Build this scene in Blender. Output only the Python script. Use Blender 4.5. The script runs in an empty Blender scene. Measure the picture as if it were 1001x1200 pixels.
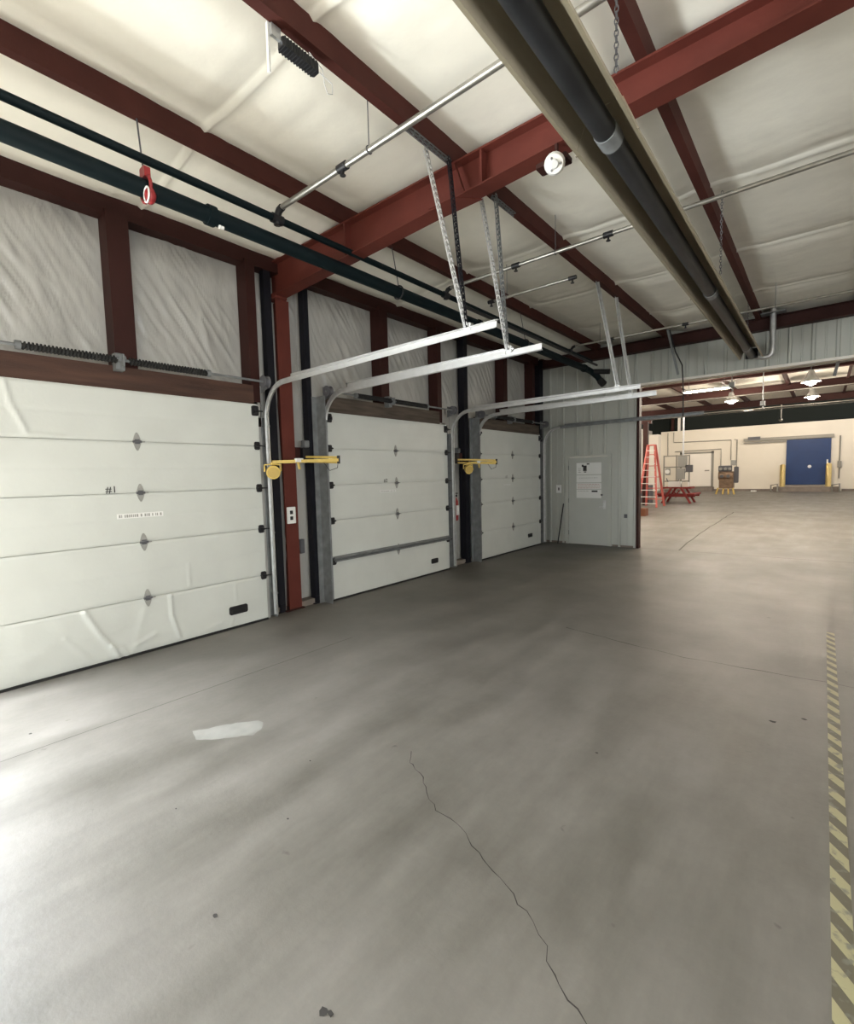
import bpy, math, random
from mathutils import Vector, Matrix, noise
random.seed(7)
C = bpy.context.scene.collection
PI = math.pi

# ------------------------------------------------------------------ materials
def nodes(name):
    m = bpy.data.materials.new(name); m.use_nodes = True
    nt = m.node_tree; b = nt.nodes['Principled BSDF']
    return m, nt, b
def mat(name, col, rough=.6, metal=0, spec=.4, var=0, scale=8, bump=0, bscale=60, emit=None, estr=0, stretch=None):
    m, nt, b = nodes(name); N = nt.nodes; L = nt.links
    b.inputs['Base Color'].default_value = (*col, 1); b.inputs['Roughness'].default_value = rough
    b.inputs['Metallic'].default_value = metal; b.inputs['Specular IOR Level'].default_value = spec
    tc = N.new('ShaderNodeTexCoord'); mp = N.new('ShaderNodeMapping'); L.new(tc.outputs['Object'], mp.inputs[0])
    if stretch: mp.inputs['Scale'].default_value = stretch
    if var:
        n = N.new('ShaderNodeTexNoise'); n.inputs['Scale'].default_value = scale; n.inputs['Detail'].default_value = 6
        L.new(mp.outputs[0], n.inputs['Vector'])
        r = N.new('ShaderNodeValToRGB'); r.color_ramp.elements[0].position = .3; r.color_ramp.elements[1].position = .7
        r.color_ramp.elements[0].color = (*[c*(1-var) for c in col], 1); r.color_ramp.elements[1].color = (*[min(1, c*(1+var)) for c in col], 1)
        L.new(n.outputs['Fac'], r.inputs[0]); L.new(r.outputs[0], b.inputs['Base Color'])
    if bump:
        n2 = N.new('ShaderNodeTexNoise'); n2.inputs['Scale'].default_value = bscale; n2.inputs['Detail'].default_value = 4
        L.new(mp.outputs[0], n2.inputs['Vector'])
        bp = N.new('ShaderNodeBump'); bp.inputs['Strength'].default_value = bump; bp.inputs['Distance'].default_value = .02
        L.new(n2.outputs['Fac'], bp.inputs['Height']); L.new(bp.outputs[0], b.inputs['Normal'])
    if emit:
        b.inputs['Emission Color'].default_value = (*emit, 1); b.inputs['Emission Strength'].default_value = estr
    return m
M = {}
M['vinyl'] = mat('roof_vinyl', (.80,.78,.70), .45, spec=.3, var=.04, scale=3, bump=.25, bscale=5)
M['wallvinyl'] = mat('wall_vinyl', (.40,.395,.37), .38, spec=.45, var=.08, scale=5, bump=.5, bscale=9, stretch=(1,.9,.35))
M['red'] = mat('red_primer_steel', (.105,.025,.018), .6, spec=.22, var=.12, scale=4, bump=.05)
M['purlin'] = mat('shaded_red_primer', (.060,.017,.013), .65, spec=.2, var=.15, scale=4, bump=.05)  # darker copy of the red primer, shade under the roof put into the colour
M['dkred'] = mat('dark_red_primer_steel', (.035,.011,.009), .6, spec=.2, var=.15, scale=4, bump=.05)
M['navy'] = mat('dark_painted_steel', (.008,.008,.012), .6, spec=.2, var=.2, scale=6)
M['wood'] = mat('header_timber', (.065,.032,.022), .75, var=.35, scale=6, bump=.2, stretch=(1,.25,3))
M['oldwood'] = mat('weathered_timber', (.085,.065,.05), .8, var=.4, scale=7, bump=.2, stretch=(1,.3,3))
M['door'] = mat('door_white_paint', (.575,.595,.565), .42, spec=.4, var=.035, scale=2.5, bump=.06, bscale=30)
M['rubber'] = mat('black_rubber', (.012,.012,.012), .7)
M['galv'] = mat('galvanised_steel', (.55,.56,.56), .38, .75, var=.12, scale=14)
M['galvdull'] = mat('dull_galvanised_steel', (.20,.21,.215), .55, .35, var=.2, scale=10)
M['bright'] = mat('bright_galvanised_steel', (.52,.52,.515), .38, .6, var=.06, scale=14)
M['pipe'] = mat('sprinkler_pipe_steel', (.34,.33,.30), .33, .8, var=.15, scale=10)
M['teal'] = mat('dark_teal_pipe_paint', (.003,.008,.010), .55, spec=.15, var=.2, scale=5)
M['black'] = mat('black_metal', (.012,.012,.014), .45, spec=.4)
M['tube'] = mat('blackened_heater_tube', (.022,.023,.025), .42, .3, var=.3, scale=4)
M['reflector'] = mat('aged_reflector_sheet', (.36,.32,.24), .5, .35, var=.12, scale=3, stretch=(3,.4,3))
M['lip'] = mat('pale_reflector_edge', (.36,.32,.23), .4, .5)
M['yellow'] = mat('yellow_paint', (.62,.45,.12), .45, var=.15, scale=12)
M['bollard'] = mat('faded_yellow_paint', (.58,.44,.17), .5, var=.1)
M['lens'] = mat('amber_lamp_glass', (.50,.36,.12), .25)
M['white'] = mat('white_plastic', (.78,.78,.76), .4)
M['paper'] = mat('white_paper', (.72,.73,.72), .6)
M['greyprint'] = mat('grey_print', (.25,.25,.26), .7)
M['redprint'] = mat('faded_red_print', (.45,.22,.20), .7)
M['ink'] = mat('black_print', (.02,.02,.02), .7)
M['siding'] = mat('grey_green_siding', (.44,.455,.42), .4, .1, var=.05, scale=3, stretch=(1,1,.2))
M['sdoor'] = mat('grey_steel_door_paint', (.43,.445,.42), .5, var=.03, scale=3)
M['cooler'] = mat('cream_insulated_panel', (.72,.67,.57), .45, var=.04, scale=.8)
M['coolwhite'] = mat('white_insulated_panel', (.80,.76,.69), .4, var=.03, scale=1)
M['blue'] = mat('blue_door_paint', (.010,.036,.125), .45, var=.08, scale=2)
M['curb'] = mat('grey_concrete_curb', (.20,.17,.145), .85, var=.2, scale=3)
M['rail'] = mat('dull_rail_steel', (.25,.24,.21), .5, .4)
M['ladder'] = mat('red_fibreglass', (.50,.12,.10), .5)
M['tablered'] = mat('dark_red_timber', (.20,.018,.016), .6, var=.15, scale=6)
M['carton'] = mat('brown_cardboard', (.16,.06,.03), .8)
M['panelgrey'] = mat('grey_enclosure', (.30,.30,.28), .5)
M['mach'] = mat('machine_grey', (.10,.10,.11), .5)
M['brown'] = mat('brown_motor', (.20,.13,.08), .6, var=.3, scale=8)
M['void'] = mat('unlit_loft_black', (.010,.014,.012), .9)  # near-black colour stands in for the unlit space of the loft
M['lamp'] = mat('lamp_lens', (1,1,.95), .4, emit=(1,.93,.8), estr=30)
M['alarmred'] = mat('red_paint', (.28,.025,.028), .4)
M['patch'] = mat('pale_filler', (.20,.195,.178), .7, var=.08, scale=12)
M['crack'] = mat('crack_shadow_dirt', (.03,.027,.024), .95)
M['joint'] = mat('joint_filler', (.075,.07,.06), .9)
M['asphalt'] = mat('asphalt', (.22,.22,.22), .9, var=.1)
M['outer'] = mat('plain_painted_wall', (.42,.41,.38), .7)

def floor_mat():
    m, nt, b = nodes('worn_concrete'); N = nt.nodes; L = nt.links
    tc = N.new('ShaderNodeTexCoord')
    def noi(sc, det, st=(1,1,1), rot=0):
        mp = N.new('ShaderNodeMapping'); mp.inputs['Scale'].default_value = st; mp.inputs['Rotation'].default_value = (0,0,rot)
        L.new(tc.outputs['Object'], mp.inputs[0])
        n = N.new('ShaderNodeTexNoise'); n.inputs['Scale'].default_value = sc; n.inputs['Detail'].default_value = det
        n.inputs['Roughness'].default_value = .62
        L.new(mp.outputs[0], n.inputs['Vector']); return n
    a = noi(.9, 7, (1,1,1)); d = noi(1.5, 8, (2.4,.55,1), .25); s = noi(26, 3); sp = noi(9, 2)
    mix = N.new('ShaderNodeMix'); mix.data_type = 'FLOAT'; mix.inputs[0].default_value = .5
    L.new(a.outputs['Fac'], mix.inputs[2]); L.new(d.outputs['Fac'], mix.inputs[3])
    r = N.new('ShaderNodeValToRGB'); e = r.color_ramp.elements
    e[0].position = .36; e[0].color = (.078,.071,.060,1); e[1].position = .66; e[1].color = (.174,.161,.144,1)
    L.new(mix.outputs[0], r.inputs[0])
    # small dark specks / pits
    rs = N.new('ShaderNodeValToRGB'); rs.color_ramp.elements[0].position = .20; rs.color_ramp.elements[0].color = (.35,.33,.3,1)
    rs.color_ramp.elements[1].position = .27; rs.color_ramp.elements[1].color = (1,1,1,1)
    L.new(sp.outputs['Fac'], rs.inputs[0])
    mm = N.new('ShaderNodeMix'); mm.data_type = 'RGBA'; mm.blend_type = 'MULTIPLY'; mm.inputs[0].default_value = .8
    L.new(r.outputs[0], mm.inputs[6]); L.new(rs.outputs[0], mm.inputs[7])
    m3 = N.new('ShaderNodeMix'); m3.data_type = 'RGBA'; m3.blend_type = 'OVERLAY'; m3.inputs[0].default_value = .05
    L.new(mm.outputs[2], m3.inputs[6]); L.new(s.outputs['Fac'], m3.inputs[7])
    L.new(m3.outputs[2], b.inputs['Base Color'])
    rr = N.new('ShaderNodeMapRange'); rr.inputs[1].default_value = .3; rr.inputs[2].default_value = .7
    rr.inputs[3].default_value = .42; rr.inputs[4].default_value = .62
    L.new(d.outputs['Fac'], rr.inputs[0]); L.new(rr.outputs[0], b.inputs['Roughness'])
    b.inputs['Specular IOR Level'].default_value = .35
    bp = N.new('ShaderNodeBump'); bp.inputs['Strength'].default_value = .12; bp.inputs['Distance'].default_value = .01
    L.new(s.outputs['Fac'], bp.inputs['Height']); L.new(bp.outputs[0], b.inputs['Normal'])
    return m
M['floor'] = floor_mat()
def tape_mat():
    m, nt, b = nodes('worn_hazard_tape'); N = nt.nodes; L = nt.links
    tc = N.new('ShaderNodeTexCoord'); sx = N.new('ShaderNodeSeparateXYZ'); L.new(tc.outputs['Object'], sx.inputs[0])
    ad = N.new('ShaderNodeMath'); ad.operation = 'MULTIPLY_ADD'; ad.inputs[1].default_value = 1.3
    L.new(sx.outputs[0], ad.inputs[0]); L.new(sx.outputs[1], ad.inputs[2])
    dv = N.new('ShaderNodeMath'); dv.operation = 'DIVIDE'; dv.inputs[1].default_value = .155; L.new(ad.outputs[0], dv.inputs[0])
    fr = N.new('ShaderNodeMath'); fr.operation = 'FRACT'; L.new(dv.outputs[0], fr.inputs[0])
    st = N.new('ShaderNodeMath'); st.operation = 'GREATER_THAN'; st.inputs[1].default_value = .5; L.new(fr.outputs[0], st.inputs[0])
    n = N.new('ShaderNodeTexNoise'); n.inputs['Scale'].default_value = 22; n.inputs['Detail'].default_value = 5; L.new(tc.outputs['Object'], n.inputs['Vector'])
    w = N.new('ShaderNodeValToRGB'); w.color_ramp.elements[0].position = .55; w.color_ramp.elements[1].position = .66; L.new(n.outputs['Fac'], w.inputs[0])
    c = N.new('ShaderNodeMix'); c.data_type = 'RGBA'; c.inputs[6].default_value = (.085,.075,.05,1); c.inputs[7].default_value = (.27,.245,.14,1)
    L.new(st.outputs[0], c.inputs[0])
    c2 = N.new('ShaderNodeMix'); c2.data_type = 'RGBA'; c2.inputs[7].default_value = (.13,.122,.10,1)
    sc = N.new('ShaderNodeMath'); sc.operation = 'MULTIPLY'; sc.inputs[1].default_value = .9; L.new(w.outputs[0], sc.inputs[0])
    L.new(sc.outputs[0], c2.inputs[0]); L.new(c.outputs[2], c2.inputs[6]); L.new(c2.outputs[2], b.inputs['Base Color'])
    b.inputs['Roughness'].default_value = .6
    return m
M['tape'] = tape_mat()

# ------------------------------------------------------------------ mesh helpers
def world_of(o):
    v = Vector((0,0,0))
    while o is not None: v += o.location; o = o.parent
    return v
class MB:
    def __init__(s): s.v = []; s.f = []; s.sm = []
    def add(s, vs, fs, smooth=False):
        k = len(s.v); s.v += [tuple(v) for v in vs]; s.f += [tuple(i+k for i in f) for f in fs]; s.sm += [smooth]*len(fs); return s
    def box(s, x0, x1, y0, y1, z0, z1, bev=0):
        if bev:
            prof = lambda a0,a1,b0,b1: [(a0+bev,b0),(a1-bev,b0),(a1,b0+bev),(a1,b1-bev),(a1-bev,b1),(a0+bev,b1),(a0,b1-bev),(a0,b0+bev)]
            # bevelled in the plane of the two largest extents
            dx,dy,dz = x1-x0,y1-y0,z1-z0; mn = min(dx,dy,dz)
            if mn == dx: ax = 0; p = prof(y0,y1,z0,z1); lo,hi = x0,x1
            elif mn == dy: ax = 1; p = prof(x0,x1,z0,z1); lo,hi = y0,y1
            else: ax = 2; p = prof(x0,x1,y0,y1); lo,hi = z0,z1
            return s.prism(p, ax, lo, hi)
        vs = [(x,y,z) for x in (x0,x1) for y in (y0,y1) for z in (z0,z1)]
        return s.add(vs, [(0,1,3,2),(4,6,7,5),(0,4,5,1),(2,3,7,6),(0,2,6,4),(1,5,7,3)])
    def prism(s, pts, ax, lo, hi, smooth=False):
        n = len(pts)
        def P(p, t): return (t,p[0],p[1]) if ax == 0 else ((p[0],t,p[1]) if ax == 1 else (p[0],p[1],t))
        vs = [P(p,lo) for p in pts] + [P(p,hi) for p in pts]
        fs = [(i,(i+1)%n,n+(i+1)%n,n+i) for i in range(n)]
        s.add(vs, fs, smooth)
        s.add(vs, [tuple(range(n-1,-1,-1)), tuple(range(n,2*n))]); return s
    def tube(s, path, r, n=10, cap=True):
        path = [Vector(p) for p in path]; m = len(path)
        rs = r if isinstance(r,(list,tuple)) else [r]*m
        t0 = (path[1]-path[0]).normalized()
        a = t0.orthogonal().normalized(); vs = []
        prev = t0
        for i,p in enumerate(path):
            t = (path[min(i+1,m-1)]-path[max(i-1,0)])
            t = t.normalized() if t.length > 1e-9 else prev
            q = prev.rotation_difference(t); a = (q @ a); a = (a - t*a.dot(t)).normalized(); b = t.cross(a); prev = t
            for k in range(n):
                w = 2*PI*k/n; vs.append(p + (a*math.cos(w)+b*math.sin(w))*rs[i])
        fs = [(i*n+k, i*n+(k+1)%n, (i+1)*n+(k+1)%n, (i+1)*n+k) for i in range(m-1) for k in range(n)]
        s.add(vs, fs, True)
        if cap: s.add(vs[:n]+vs[-n:], [tuple(range(n-1,-1,-1)), tuple(range(n,2*n))])
        return s
    def bar(s, p, q, w, h, up=(0,0,1)):
        p = Vector(p); q = Vector(q); t = (q-p).normalized(); u = Vector(up)
        if abs(t.dot(u)) > .98: u = Vector((0,1,0))
        a = t.cross(u).normalized()*w/2; b = a.cross(t).normalized()*h/2
        vs = [p-a-b,p+a-b,p+a+b,p-a+b,q-a-b,q+a-b,q+a+b,q-a+b]
        return s.add(vs, [(3,2,1,0),(4,5,6,7),(0,1,5,4),(1,2,6,5),(2,3,7,6),(3,0,4,7)])
    def disc_x(s, c, r, t, n=16):   # short cylinder along x
        return s.tube([(c[0]-t/2,c[1],c[2]),(c[0]+t/2,c[1],c[2])], r, n)
    def grid(s, nu, nv, fn, thick=None):
        vs = [fn(i/nu, j/nv) for i in range(nu+1) for j in range(nv+1)]
        fs = [(i*(nv+1)+j, (i+1)*(nv+1)+j, (i+1)*(nv+1)+j+1, i*(nv+1)+j+1) for i in range(nu) for j in range(nv)]
        if thick:
            T = Vector(thick); k = len(vs)
            vs2 = [Vector(v)+T for v in vs]
            fs2 = [tuple(reversed([a+k for a in f])) for f in fs]
            ed = [i*(nv+1) for i in range(nu+1)] ; w = nv+1
            side = []
            for i in range(nu):
                side += [(i*w, i*w+k, (i+1)*w+k, (i+1)*w), (i*w+nv, (i+1)*w+nv, (i+1)*w+nv+k, i*w+nv+k)]
            for j in range(nv):
                side += [(j, j+1, j+1+k, j+k), (nu*w+j, nu*w+j+k, nu*w+j+1+k, nu*w+j+1)]
            s.add(vs+vs2, fs+fs2, True); s.add(vs+vs2, side)
        else: s.add(vs, fs, True)
        return s
    def sphere(s, c, r, n=12, m=8, sc=(1,1,1)):
        vs = [(c[0]+r*sc[0]*math.sin(PI*j/m)*math.cos(2*PI*i/n), c[1]+r*sc[1]*math.sin(PI*j/m)*math.sin(2*PI*i/n), c[2]+r*sc[2]*math.cos(PI*j/m)) for j in range(m+1) for i in range(n)]
        return s.add(vs, [(j*n+i,(j+1)*n+i,(j+1)*n+(i+1)%n,j*n+(i+1)%n) for j in range(m) for i in range(n)], True)
    def sweep_xz(s, path, prof):
        """closed profile (normal offset, y offset) swept along a path of (x,z)"""
        n = len(prof); m = len(path); vs = []
        for i,(x,z) in enumerate(path):
            a = path[max(i-1,0)]; b = path[min(i+1,m-1)]
            tx,tz = b[0]-a[0], b[1]-a[1]; l = math.hypot(tx,tz); nx,nz = tz/l, -tx/l
            vs += [(x+nx*p[0], p[1], z+nz*p[0]) for p in prof]
        fs = [(i*n+k, i*n+(k+1)%n, (i+1)*n+(k+1)%n, (i+1)*n+k) for i in range(m-1) for k in range(n)]
        s.add(vs, fs); return s.add(vs[:n]+vs[-n:], [tuple(range(n-1,-1,-1)), tuple(range(n,2*n))])
    def build(s, name, m, parent=None, **kw):
        me = bpy.data.meshes.new(name); off = world_of(parent) if parent else Vector((0,0,0))
        me.from_pydata([tuple(Vector(v)-off) for v in s.v], [], s.f)
        me.polygons.foreach_set('use_smooth', s.sm); me.materials.append(M[m]); me.validate()
        import bmesh
        bm = bmesh.new(); bm.from_mesh(me); bmesh.ops.recalc_face_normals(bm, faces=bm.faces); bm.to_mesh(me); bm.free()
        o = bpy.data.objects.new(name, me); C.objects.link(o)
        if parent: o.parent = parent
        for k,v in kw.items(): o[k] = v
        return o
def tag(o, label, cat, group=None, kind=None):
    o['label'] = label; o['category'] = cat
    if group: o['group'] = group
    if kind: o['kind'] = kind
    return o
def thing(name, loc, label, cat, group=None):
    o = bpy.data.objects.new(name, None); C.objects.link(o); o.location = loc; o.empty_display_size = .1
    return tag(o, label, cat, group)
def struct(name, mb, m, parent=None):
    o = mb.build(name, m, parent)
    if not parent: o['kind'] = 'structure'
    return o
def text(name, s, m, loc, size, facing, parent=None):
    cu = bpy.data.curves.new(name, 'FONT'); cu.body = s; cu.size = size; cu.extrude = .0008; cu.align_x = 'CENTER'; cu.align_y = 'CENTER'
    tmp = bpy.data.objects.new('tmp', cu); me = bpy.data.meshes.new_from_object(tmp); bpy.data.objects.remove(tmp)
    R = Matrix.Rotation(PI/2, 4, 'X')
    if facing == 'x': R = Matrix.Rotation(PI/2, 4, 'Z') @ R
    me.transform(R); me.materials.append(M[m])
    o = bpy.data.objects.new(name, me); C.objects.link(o)
    if parent: o.parent = parent; o.location = Vector(loc)-world_of(parent)
    else: o.location = loc
    return o
def nz(x, y, z=0): return noise.noise(Vector((x,y,z)))

# ------------------------------------------------------------------ setting dims
XD = -4.87      # inner face of the overhead doors
XW = -5.14      # plane of the wall lining
YE = 10.3       # end wall with the small door
ZR = 4.32       # roof lining
OPEN = (-2.6, .02); OPEN2 = (-6.4, -3.85)   # the open dock door beside the camera

# floor
fl = MB().box(-11, 7, -10, 41, -.25, 0).build('floor', 'floor'); fl['kind'] = 'structure'
def strip(pts, w, z=.0012):
    mb = MB(); P = [Vector((p[0],p[1],0)) for p in pts]; L = []; R = []
    for i,p in enumerate(P):
        t = (P[min(i+1,len(P)-1)]-P[max(i-1,0)]).normalized(); n = Vector((-t.y,t.x,0))*(w[i] if isinstance(w,list) else w)/2
        L.append(p+n); R.append(p-n)
    for zz in (0,):
        vs = [(v.x,v.y,z) for v in L+R]; n = len(L)
        mb.add(vs, [(i,i+1,n+i+1,n+i) for i in range(n-1)])
    return mb
def jag(pts, amp, step, seed):
    out = []; rnd = random.Random(seed)
    for a,b in zip(pts[:-1], pts[1:]):
        a = Vector((*a,0)); b = Vector((*b,0)); n = max(1,int((b-a).length/step))
        for i in range(n):
            p = a.lerp(b, i/n); out.append((p.x+rnd.uniform(-amp,amp), p.y+rnd.uniform(-amp,amp)))
    out.append(pts[-1]); return out
pts = jag([(-1.80,1.97),(-1.74,1.89),(-1.60,1.83),(-1.5,1.74),(-1.38,1.68),(-1.22,1.65),(-1.05,1.57),(-.87,1.49),(-.76,1.44),(-.68,1.39),(-.62,1.31),(-.48,1.25),(-.36,1.16)], .009, .035, 3)
rw = random.Random(9); strip(pts, [max(.0012,rw.uniform(.0015,.0058)) for _ in pts]).build('floor_crack', 'crack', fl)
pts = jag([(-2.0,4.62),(-1.49,4.52),(-.88,4.43),(.07,4.51),(2,4.5),(5,4.55)], .01, .12, 4)
strip(pts, [rw.uniform(.004,.010) for _ in pts]).build('floor_crack', 'crack', fl)
strip([(-3.64,-4),(-3.64,.43),(-3.61,2.21),(-3.6,3.1)], .007).build('control_joint', 'joint', fl)
pts = jag([(-3.6,10.33),(.43,10.42),(6.5,10.4)], .008, .3, 5)
strip(pts, [rw.uniform(.012,.022) for _ in pts]).build('control_joint', 'joint', fl)
strip(jag([(-2.18,10.4),(-2.35,14),(-2.5,20.6)], .02, .6, 6), .03).build('control_joint', 'joint', fl)
strip([(-9,20.5),(6,20.5)], .03).build('control_joint', 'joint', fl)
# pale filler patch
pp = [(-3.07,1.28),(-2.96,1.25),(-2.9,1.29),(-2.80,1.40),(-2.72,1.50),(-2.73,1.56),(-2.80,1.63),(-2.86,1.62),(-2.90,1.56),(-2.98,1.46),(-3.03,1.36)]
pp = jag(pp+[pp[0]], .008, .03, 21)[:-1]
MB().add([(x,y,.0015) for x,y in pp], [tuple(range(len(pp)))]).build('filler_patch', 'patch', fl)
rp = random.Random(12)
for (cx,cy,r) in ((-1.68,.74,.011),(-1.11,.79,.018),(-1.09,.80,.012),(-2.2,1.55,.006),(-3.9,.62,.012),(-.95,2.6,.009),(-.2,3.6,.02),(-.05,3.75,.015),(-1.9,1.2,.006),(-2.4,.9,.005)):
    k = [(cx+r*(1+rp.uniform(-.3,.3))*math.cos(a*PI/4), cy+.7*r*(1+rp.uniform(-.3,.3))*math.sin(a*PI/4), .0015) for a in range(8)]
    MB().add(k, [tuple(range(8))]).build('chipped_pit', 'crack', fl)

# hazard tape
tp = MB().box(.065,.125,.4,5.9,.0005,.0022).build('floor_tape', 'tape')
tag(tp, 'worn yellow and black striped hazard tape stuck along the concrete floor', 'tape')

# roof lining (vinyl faced insulation) as a draped grid with seams
PX = [-5.08, -3.70, -2.36, -.90, .50, 1.88, 3.26, 4.64, 6.0]
SEAM = [-5.08,-3.33,-1.58,.17,1.92,3.67,5.38,7.15,8.90]
def roofz(x, y):
    d = min(abs(x-p) for p in PX); w = max(0, min(1, (d-.05)/.30)); ds = min(abs(y-q) for q in SEAM)
    pil = 1-.55*math.exp(-(ds/.16)**2)
    sag = -.085*(w*w*(3-2*w))*pil*(.85+.5*nz(x*.6,y*.6,3))
    z = ZR - .052 + sag*.85 - .030*math.exp(-(ds/.016)**2)
    z += .010*nz(x*2.2, y*1.1, 1) + .007*nz(x*2.5, y*9, 7)*math.exp(-(ds/.5)**2)
    if x < -3.85: z -= .11*min(1, (-3.85-x)/1.0)
    return z
X0, X1 = XW-.05, 6.0
mb = MB(); mb.grid(230, 700, lambda u,v: (X0+(X1-X0)*u, -9.5+19.92*v, roofz(X0+(X1-X0)*u, -9.5+19.92*v)))
struct('ceiling', mb, 'vinyl')
struct('trim_1', MB().box(X0-.3, X1+.3, -9.8, 10.42, 4.42, 4.5), 'outer')      # roof deck above the lining

# left wall with lining, dock openings left out
DOORS = [(.38,2.95),(3.90,6.42),(7.36,9.84)]
ZD = 2.44
def wallx(y, z):
    # diagonal pulls in the plastic sheet
    s = (y*.9 + z*.55); t = (z*.9 - y*.55)
    r = lambda v: (1-abs(v)*2)**3
    x = .016*nz(s*2.2, t*.6, 5) + .020*r(nz(s*8, t*.7, 9))*max(0,.35+nz(y*1.3,z*1.3,3)) + .010*r(nz(s*20+nz(y*2,z*2)*2, t*1.4, 2))*(.5+nz(y*2,z*2,8)) + .004*nz(y*5, z*5, 2)
    return x
def lining(y0, y1, z0, z1, amp=1.6):
    ny = max(2,int((y1-y0)/.017)); nzz = max(2,int((z1-z0)/.022))
    mb = MB()
    def f(u, v):
        e = min(1, 8*min(u,1-u), 8*min(v,1-v)); e = max(0,e)
        y = y0+(y1-y0)*u; z = z0+(z1-z0)*v
        return (XW + .03*math.sin(PI*u)*math.sin(PI*v) + amp*wallx(y,z)*e, y, z)
    mb.grid(ny, nzz, f); return mb
segs_up = [(-9.5,-6.6),(-6.6,-3.2),(-3.2,.10),(.10,1.66),(1.66,2.98),(2.98,3.36),(3.36,3.7),(3.7,5.05),(5.05,6.33),(6.33,7.12),(7.12,8.46),(8.46,9.8),(9.8,10.35)]
wl = MB()
for a,b in segs_up:
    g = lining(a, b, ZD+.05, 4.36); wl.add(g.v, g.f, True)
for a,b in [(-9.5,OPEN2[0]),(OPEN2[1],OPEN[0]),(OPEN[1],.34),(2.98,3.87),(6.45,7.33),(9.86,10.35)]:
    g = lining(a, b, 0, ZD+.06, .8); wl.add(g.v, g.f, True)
# outer skin
for a,b in [(-9.7,OPEN2[0]),(OPEN2[1],OPEN[0]),(OPEN[1],.33),(2.98,3.87),(6.45,7.33),(9.88,10.4)]: wl.box(XW-.25, XW-.17, a, b, -.1, 4.45)
for a,b in [OPEN,OPEN2,(.33,2.98),(3.87,6.45),(7.33,9.88)]: wl.box(XW-.25, XW-.17, a, b, ZD+.03, 4.45)
# boxes added to block light leaking in around each closed door
for a,b in [(.33,2.98),(3.87,6.45),(7.33,9.88)]: wl.box(XW-.25, XD-.050, a-.03, a+.10, 0, ZD+.03).box(XW-.25, XD-.050, b-.10, b+.03, 0, ZD+.03).box(XW-.25, XD-.050, a, b, ZD-.06, ZD+.03)
wl.box(XW-.25,XW+.0,-6.5,10.3,-.02,.005)
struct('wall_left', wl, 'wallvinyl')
# back and right walls of the near room (behind the camera), opening added in the right one for fill light
struct('wall_back', MB().box(XW-.25, 1.2, -9.7, -9.5, 0, 4.45).box(3.8, 6.2, -9.7, -9.5, 0, 4.45).box(1.2,3.8,-9.7,-9.5,0,4.45), 'outer')
struct('wall_right', MB().box(6.0, 6.2, -9.7, -5.5, 0, 4.45).box(6.0,6.2,1.0,41,0,4.45).box(6.0,6.2,-5.5,1.0,2.9,4.45), 'outer')

# ------------------------------------------------------------------ dock doors
SE = [0.02, .52, 1.05, 1.51, 1.98, ZD]
def ridge(y, z, lines):
    d = 0
    for (pl, amp, wd) in lines:
        best = 9
        for a,b in zip(pl[:-1], pl[1:]):
            ax,ay = a; bx,by = b; vx,vy = bx-ax,by-ay; t = max(0,min(1,((y-ax)*vx+(z-ay)*vy)/(vx*vx+vy*vy)))
            best = min(best, math.hypot(y-ax-t*vx, z-ay-t*vy))
        d += amp*math.exp(-(best/wd)**2)
    return d
DENT = {
 0: [([(.80,2.43),(.83,2.25),(.92,2.02)], .012,.016), ([(.92,2.01),(1.15,2.0)], .010,.012), ([(1.20,.50),(1.30,.28),(1.40,.12),(1.43,.03)], .026,.017),
     ([(1.38,.14),(1.47,.10),(1.50,.03)],.014,.018), ([(1.68,.42),(1.60,.2),(1.57,.05)], .005,.03), ([(1.58,.10),(1.75,.16)],.008,.02), ([(1.91,.50),(1.91,.3),(1.97,.06)], .024,.012),
     ([(2.10,.78),(2.10,.55)], .016,.008), ([(2.58,.48),(2.57,.3)], .010,.009), ([(2.53,.12),(2.5,.03)], .010,.009), ([(1.05,.3),(1.2,.1)], .007,.02), ([(2.2,.07),(2.4,.1)],.006,.012)],
 1: [([(4.85,.42),(4.88,.08)], .012,.010), ([(5.02,.40),(5.08,.10)], .010,.010), ([(5.2,.3),(5.1,.15),(5.25,.05)],.006,.012)],
 2: [([(7.9,.4),(7.95,.1)], .005,.012)] }
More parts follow.
